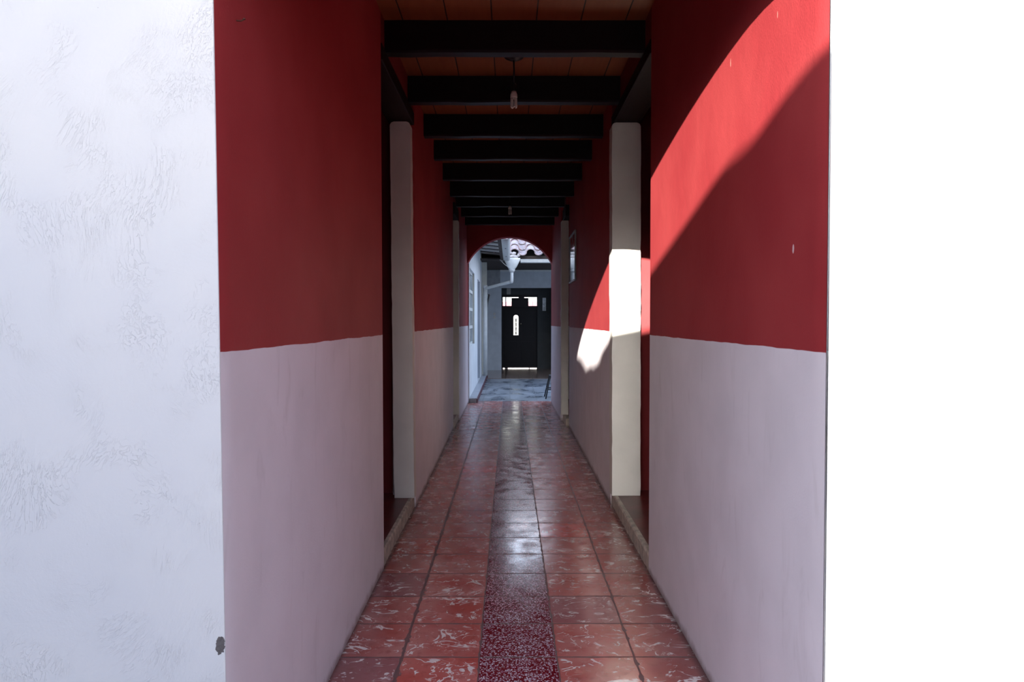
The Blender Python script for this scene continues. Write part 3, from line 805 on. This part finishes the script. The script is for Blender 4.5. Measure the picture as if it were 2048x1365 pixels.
for k, (x, z, r) in enumerate(((0.06, 3.12, 0.07), (0.15, 3.10, 0.06), (0.22, 3.16, 0.05), (0.10, 3.20, 0.05), (0.02, 3.22, 0.04))):
    m_ = Matrix.Translation((x, 17.56, z)) @ Matrix.Rotation(k, 4, 'Y') @ Matrix.Diagonal((1.2, 0.8, 0.75, 1))
    bmesh.ops.create_icosphere(bm, subdivisions=2, radius=r, matrix=m_)
for v in bm.verts: v.co += Vector([random.uniform(-.008, .008) for _ in range(3)])
smooth_by_angle(loc('mortar_fill', bm, MORTAR, pr_), 80)

# ---- eave over the left courtyard wall: boards, rafters, fascia
ev = thing('left_eave', 'wooden eave with dark rafters projecting over the courtyard wall', 'eave', (-0.75, 15.5, 3.2))
EZ = lambda x: 3.20 + (-0.2 - x) * 0.10
def slab(bm, xs, y0, y1, za, zb):
    vs = [bm.verts.new((x, yy, EZ(x) + zz)) for x in xs for yy in (y0, y1) for zz in (za, zb)]
    for q in ((0, 1, 3, 2), (4, 6, 7, 5), (0, 4, 5, 1), (2, 3, 7, 6), (0, 2, 6, 4), (1, 5, 7, 3)): bm.faces.new([vs[i] for i in q])
bm = bmesh.new(); slab(bm, (-0.2, -0.749), 12.87, 18.6, 0.034, 0.09); loc('soffit_board', bm, FASCIA, ev)
PALE = simple('pale_batten_paint', (0.82, 0.82, 0.78), 0.6, 0.06, 8, 0.2)
for k in range(7):
    y = 13.35 + 0.79 * k - 0.01 * k
    bm = bmesh.new(); slab(bm, (-0.236, -0.749), y, y + 0.17, 0.0, 0.036); loc('batten', bm, PALE, ev)
bm = bmesh.new(); box(bm, -0.235, -0.175, 12.87, 17.75, 3.02, 3.20); loc('fascia', bm, FASCIA, ev)
bm = bmesh.new(); box(bm, -0.749, -0.19, 18.50, 18.60, 3.12, 3.42); loc('end_beam', bm, FASCIA, ev)

# ---- guttering
gt = thing('gutter', 'white metal gutter running overhead towards the roof corner', 'gutter', (-0.08, 17.4, 3.0))
bm = bmesh.new()
prof = [(-0.168, 3.15), (-0.165, 3.02), (-0.13, 2.995), (-0.04, 2.995), (-0.004, 3.02), (0.0, 3.15), (-0.008, 3.15), (-0.012, 3.03), (-0.045, 3.007), (-0.125, 3.007), (-0.157, 3.03), (-0.16, 3.15)]
a = [bm.verts.new((x, 12.87, z)) for x, z in prof]; b = [bm.verts.new((x, 17.385, z)) for x, z in prof]
for i in range(len(prof)): bm.faces.new((a[i], a[(i + 1) % len(prof)], b[(i + 1) % len(prof)], b[i]))
bm.faces.new(a); bm.faces.new(b[::-1])
loc('gutter_channel', bm, PVC, gt)
for y in (16.2, 14.4):
    bm = bmesh.new(); tube(bm, [(-0.09, y, 2.995), (-0.09, y, 2.986)], 0.016, 10); loc('rivet', bm, BLACK, gt)
# hopper: oblong top narrowing to a round outlet
hp = thing('rain_hopper', 'white funnel shaped rain hopper under the roof corner', 'rain hopper', (0.06, 17.5, 2.75))
bm = bmesh.new(); rings = []
for cx_, hw, hd, z, sq in ((0.055, 0.20, 0.11, 3.07, 1), (0.055, 0.20, 0.11, 3.03, 1), (0.05, 0.115, 0.09, 2.85, .6), (0.045, 0.075, 0.075, 2.80, 0.2), (0.045, 0.08, 0.08, 2.795, 0), (0.045, 0.08, 0.08, 2.77, 0), (0.045, 0.05, 0.05, 2.72, 0)):
    ring = []
    for k in range(24):
        th = 2 * math.pi * k / 24; cc, ss = math.cos(th), math.sin(th)
        p = 2 / (2 + 6 * sq)
        ring.append(bm.verts.new((cx_ + hw * math.copysign(abs(cc) ** p, cc), 17.5 + hd * math.copysign(abs(ss) ** p, ss), z)))
    rings.append(ring)
for r1, r2 in zip(rings, rings[1:]):
    for k in range(24): bm.faces.new((r1[k], r1[(k + 1) % 24], r2[(k + 1) % 24], r2[k]))
o = loc('funnel', bm, PVC, hp); smooth_by_angle(o, 35)
sm = o.modifiers.new('thickness', 'SOLIDIFY'); sm.thickness = 0.005
bm = bmesh.new(); tube(bm, [(-0.17, 17.3, 2.98), (-0.25, 17.35, 3.02), (-0.10, 17.39, 2.88), (0.0, 17.41, 2.83)], 0.006, 8); loc('tie_wire', bm, PVC, hp)
# downpipe
dp = thing('downpipe', 'white downpipe slanting from the hopper to the courtyard wall', 'downpipe', (-0.65, 18.3, 0.08))
bm = bmesh.new(); tube(bm, [(0.045, 17.5, 2.74), (0.045, 17.5, 2.50), (0.02, 17.51, 2.47)], 0.042, 16); loc('pipe', bm, PVC, dp, True)
bm = bmesh.new(); tube(bm, [(0.05, 17.5, 2.49), (-0.60, 18.25, 2.365), (-0.645, 18.3, 2.34), (-0.645, 18.3, 2.30)], 0.040, 16); loc('pipe', bm, PVC, dp, True)
bm = bmesh.new(); tube(bm, [(-0.645, 18.3, 2.42), (-0.645, 18.3, 0.081)], 0.056, 20); loc('pipe', bm, PVC, dp, True)
bm = bmesh.new(); tube(bm, [(-0.645, 18.3, 2.44), (-0.645, 18.3, 2.36)], 0.058, 20); loc('pipe_collar', bm, PVC, dp, True)
# corner post behind the pipe
bm = bmesh.new(); box(bm, -0.75, -0.615, 18.62, 18.75, 0.08, 3.17, 0, 0.005)
struct(finish('trim_19', bm, CREAM), 'cream corner post behind the downpipe', 'trim')
# right gutter
gr_ = thing('gutter', 'white round fronted gutter under the clay tiles, right of the hopper', 'gutter', (0.9, 17.55, 3.0))
bm = bmesh.new()
prof = [(17.49 + 0.055 - 0.06 * math.cos(math.pi * k / 10), 3.03 - 0.075 * math.sin(math.pi * k / 10)) for k in range(11)]
prof2 = [(17.49 + 0.055 - 0.054 * math.cos(math.pi * k / 10), 3.03 - 0.069 * math.sin(math.pi * k / 10)) for k in range(11)]
pp = prof + prof2[::-1]
a = [bm.verts.new((0.262, y, z)) for y, z in pp]; b = [bm.verts.new((3.0, y, z)) for y, z in pp]
for i in range(len(pp)): bm.faces.new((a[i], a[(i + 1) % len(pp)], b[(i + 1) % len(pp)], b[i]))
bm.faces.new(a[::-1]); bm.faces.new(b)
loc('gutter_channel', bm, PVC, gr_)
bm = bmesh.new(); tube(bm, [(0.262, 17.482, 3.034), (3.0, 17.482, 3.034)], 0.011, 8); loc('gutter_lip', bm, PVC, gr_, True)

# ================================================================== THINGS
# ---- ceiling beams
ords = ['first beam inside the near arch, almost above the camera', 'second beam inside the near arch', 'beam just in front of the nearer bulb, with planks showing before it',
        'beam right behind the nearer bulb', 'beam over the far side of the first doorways', 'beam over the middle of the second wall, third behind the nearer bulb',
        'beam over the middle of the second wall, fourth behind the nearer bulb', 'beam just in front of the farther bulb', 'beam right behind the farther bulb',
        'beam next to last before the far arch', 'last beam, closest to the far arch']
ys = (2.45, 3.38, 4.33, 5.30, 6.27, 7.16, 8.19, 9.25, 10.08, 11.02, 11.98)
for i, y in enumerate(ys):
    xa = -0.767 if y < 9.9 else -0.764
    xb = 0.824 if y < 10.0 else 0.764
    if y < 4.2: xa, xb = -0.765, 0.82
    bm = bmesh.new(); n = 10; rnd = random.Random(i)
    bh = 0.192; th = 0.10
    rings = []
    for k in range(n + 1):
        x = xa - 0.02 + (xb - xa + 0.04) * k / n; dz = rnd.uniform(-0.003, 0.003); dy = rnd.uniform(-0.003, 0.003)
        zb = CEIL - bh + dz
        rings.append([bm.verts.new(p) for p in ((x, y + dy, CEIL), (x, y + dy, zb + 0.012), (x, y + dy + 0.012, zb), (x, y + th - 0.012, zb), (x, y + th, zb + 0.012), (x, y + th, CEIL))])
    for r1, r2 in zip(rings, rings[1:]):
        for q in range(6): bm.faces.new((r1[q], r1[(q + 1) % 6], r2[(q + 1) % 6], r2[q]))
    bm.faces.new(rings[0]); bm.faces.new(rings[-1][::-1])
    tag(finish('ceiling_beam', bm, BEAM), 'dark wooden ceiling ' + ords[i], 'beam', 'beams across the corridor ceiling')


# ---- hanging energy-saving bulbs
def make_bulb(x, y, label):
    t = thing('hanging_light_bulb', label, 'light bulb', (x, y, CEIL), 'bare bulbs hanging from the corridor ceiling')
    bm = bmesh.new(); lathe(bm, [(0, -0.028), (0.012, -0.028), (0.03, -0.024), (0.062, -0.010), (0.070, 0.0), (0, 0.0)], 28); finish('ceiling_rose', bm, BLACK, t, True)
    bm = bmesh.new(); tube(bm, [(0, 0, -0.02), (0.001, 0, -0.10), (0, 0, -0.20)], 0.006, 8); finish('cord', bm, BLACK, t, True)
    bm = bmesh.new(); lathe(bm, [(0, -0.185), (0.014, -0.186), (0.018, -0.20), (0.019, -0.235), (0.021, -0.24), (0.0, -0.24)], 20); finish('socket', bm, BLACK, t, True)
    bm = bmesh.new(); lathe(bm, [(0, -0.236), (0.015, -0.238), (0.020, -0.252), (0.024, -0.262), (0.025, -0.282), (0.021, -0.288), (0.0, -0.289)], 24); finish('bulb_base', bm, PLAST, t, True)
    for k in range(3):
        a = 2 * math.pi * k / 3 + 0.35; rx, ry = math.cos(a), math.sin(a); cx_, cy_ = 0.0165 * rx, 0.0165 * ry
        pts = [(cx_ - ry * 0.010, cy_ + rx * 0.010, -0.286)]
        for q in range(9):
            th = math.pi * q / 8; pts.append((cx_ - ry * 0.010 * math.cos(th), cy_ + rx * 0.010 * math.cos(th), -0.342 - 0.010 * math.sin(th)))
        pts.append((cx_ + ry * 0.010, cy_ - rx * 0.010, -0.286))
        bm = bmesh.new(); tube(bm, pts, 0.0046, 8); finish('tube', bm, TUBE, t, True)
    return t


b0 = make_bulb(0.027, 4.92, 'bare energy-saving bulb hanging from the ceiling, the nearer one')
b1 = b0.copy(); COL.objects.link(b1); b1.location = (0.0, 9.78, CEIL); b1['label'] = 'bare energy-saving bulb hanging from the ceiling, the farther small one above the arch'
for ch in list(b0.children):
    c_ = ch.copy(); COL.objects.link(c_); c_.parent = b1

# ---- picture on the right wall
pc = thing('framed_picture', 'glazed grey picture hung on the right corridor wall before the second doorway', 'picture', (0.84, 9.33, 2.02))
PY0, PY1, PZ0, PZ1, PX = 8.88, 9.74, 2.02, 2.66, 0.838
bm = bmesh.new()
for a in ((PY0, PY1, PZ0, PZ0 + 0.02), (PY0, PY1, PZ1 - 0.02, PZ1), (PY0, PY0 + 0.02, PZ0 + 0.02, PZ1 - 0.02), (PY1 - 0.02, PY1, PZ0 + 0.02, PZ1 - 0.02)): box(bm, PX - 0.02, PX, *a)
loc('picture_frame', bm, simple('grey_frame', (0.30, 0.31, 0.33), 0.4), pc)
bm = bmesh.new(); box(bm, PX - 0.010, PX - 0.004, PY0 + 0.02, PY1 - 0.02, PZ0 + 0.02, PZ1 - 0.02)
loc('picture_print', bm, m_photo('picture_print', 9, (0.10, 0.11, 0.13), (0.62, 0.64, 0.68), 0.05), pc)

# ---- tilted picture on the porch wall (edge-on)
pt = thing('framed_picture', 'dark picture tilting out from the porch wall behind the downpipe', 'picture', (-0.74, 19.6, 1.42))
bm = bmesh.new()
pl = [(-0.757, 1.42), (-0.735, 1.40), (-0.565, 2.24), (-0.59, 2.25)]
a = [bm.verts.new((x, 19.25, z)) for x, z in pl]; b = [bm.verts.new((x, 19.95, z)) for x, z in pl]
bm.faces.new(a); bm.faces.new(b[::-1])
for i in range(4): bm.faces.new((a[i], a[(i + 1) % 4], b[(i + 1) % 4], b[i]))
loc('picture_frame', bm, BLACK, pt)
bm = bmesh.new()
pl = [(-0.733, 1.44), (-0.731, 1.44), (-0.567, 2.20), (-0.569, 2.20)]
a = [bm.verts.new((x, 19.30, z)) for x, z in pl]; b = [bm.verts.new((x, 19.90, z)) for x, z in pl]
bm.faces.new(a); bm.faces.new(b[::-1])
for i in range(4): bm.faces.new((a[i], a[(i + 1) % 4], b[(i + 1) % 4], b[i]))
loc('picture_print', bm, m_photo('dark_print', 5, (0.02, 0.02, 0.03), (0.12, 0.12, 0.13)), pt)
bm = bmesh.new(); tube(bm, [(-0.588, 19.6, 2.24), (-0.76, 19.6, 2.33)], 0.004, 6); loc('hanging_wire', bm, BLACK, pt)

# ---- two light switches on the porch wall
for z, lab in ((1.72, 'upper small white switch on the porch wall left of the dark opening'), (1.62, 'lower small white switch on the porch wall left of the dark opening')):
    t = thing('light_switch', lab, 'switch', (-0.475, YB, z), 'switches on the porch wall')
    bm = bmesh.new(); box(bm, -0.035, 0.035, -0.012, 0.0, -0.035, 0.035, 0, 0.006); finish('switch_plate', bm, PLAST, t)
    bm = bmesh.new(); box(bm, -0.010, 0.010, -0.019, -0.012, -0.016, 0.016, 0, 0.003); finish('rocker', bm, PLAST, t)

# ---- metal stool peeping out behind the far arch
st = thing('metal_stool', 'black metal stool with splayed legs half hidden behind the far arch', 'stool', (0.93, 13.80, -0.012))
bm = bmesh.new(); box(bm, 0.775, 1.10, 13.64, 13.96, 0.415, 0.44, 0, 0.008); loc('seat', bm, BLACK, st)
for fx, fy, tx, ty in ((0.695, 13.56, 0.785, 13.66), (1.18, 13.56, 1.09, 13.66), (0.695, 14.04, 0.785, 13.94), (1.18, 14.04, 1.09, 13.94)):
    bm = bmesh.new(); tube(bm, [(fx, fy, -0.011), (tx, ty, 0.415)], 0.0125, 10); loc('leg', bm, BLACK, st, True)
for a in (((0.733, 13.60, 0.17), (1.142, 13.60, 0.17)), ((0.733, 14.0, 0.17), (1.142, 14.0, 0.17)), ((0.733, 13.60, 0.17), (0.733, 14.0, 0.17))):
    bm = bmesh.new(); tube(bm, a, 0.009, 8); loc('stretcher', bm, BLACK, st, True)

# ---- nail in the left wall
bm = bmesh.new(); tube(bm, [(-0.770, 1.985, 2.342), (-0.752, 1.982, 2.339), (-0.742, 1.981, 2.343)], [0.0022, 0.0022, 0.0018], 8)
lathe(bm, [(0, -0.001), (0.004, -0.001), (0.004, 0.001), (0, 0.001)], 10, (-0.742, 1.981, 2.344))
tag(finish('nail', bm, RUST), 'bent rusty nail high in the left crimson wall', 'nail')
# ---- small light fitting on the porch wall by the arch edge
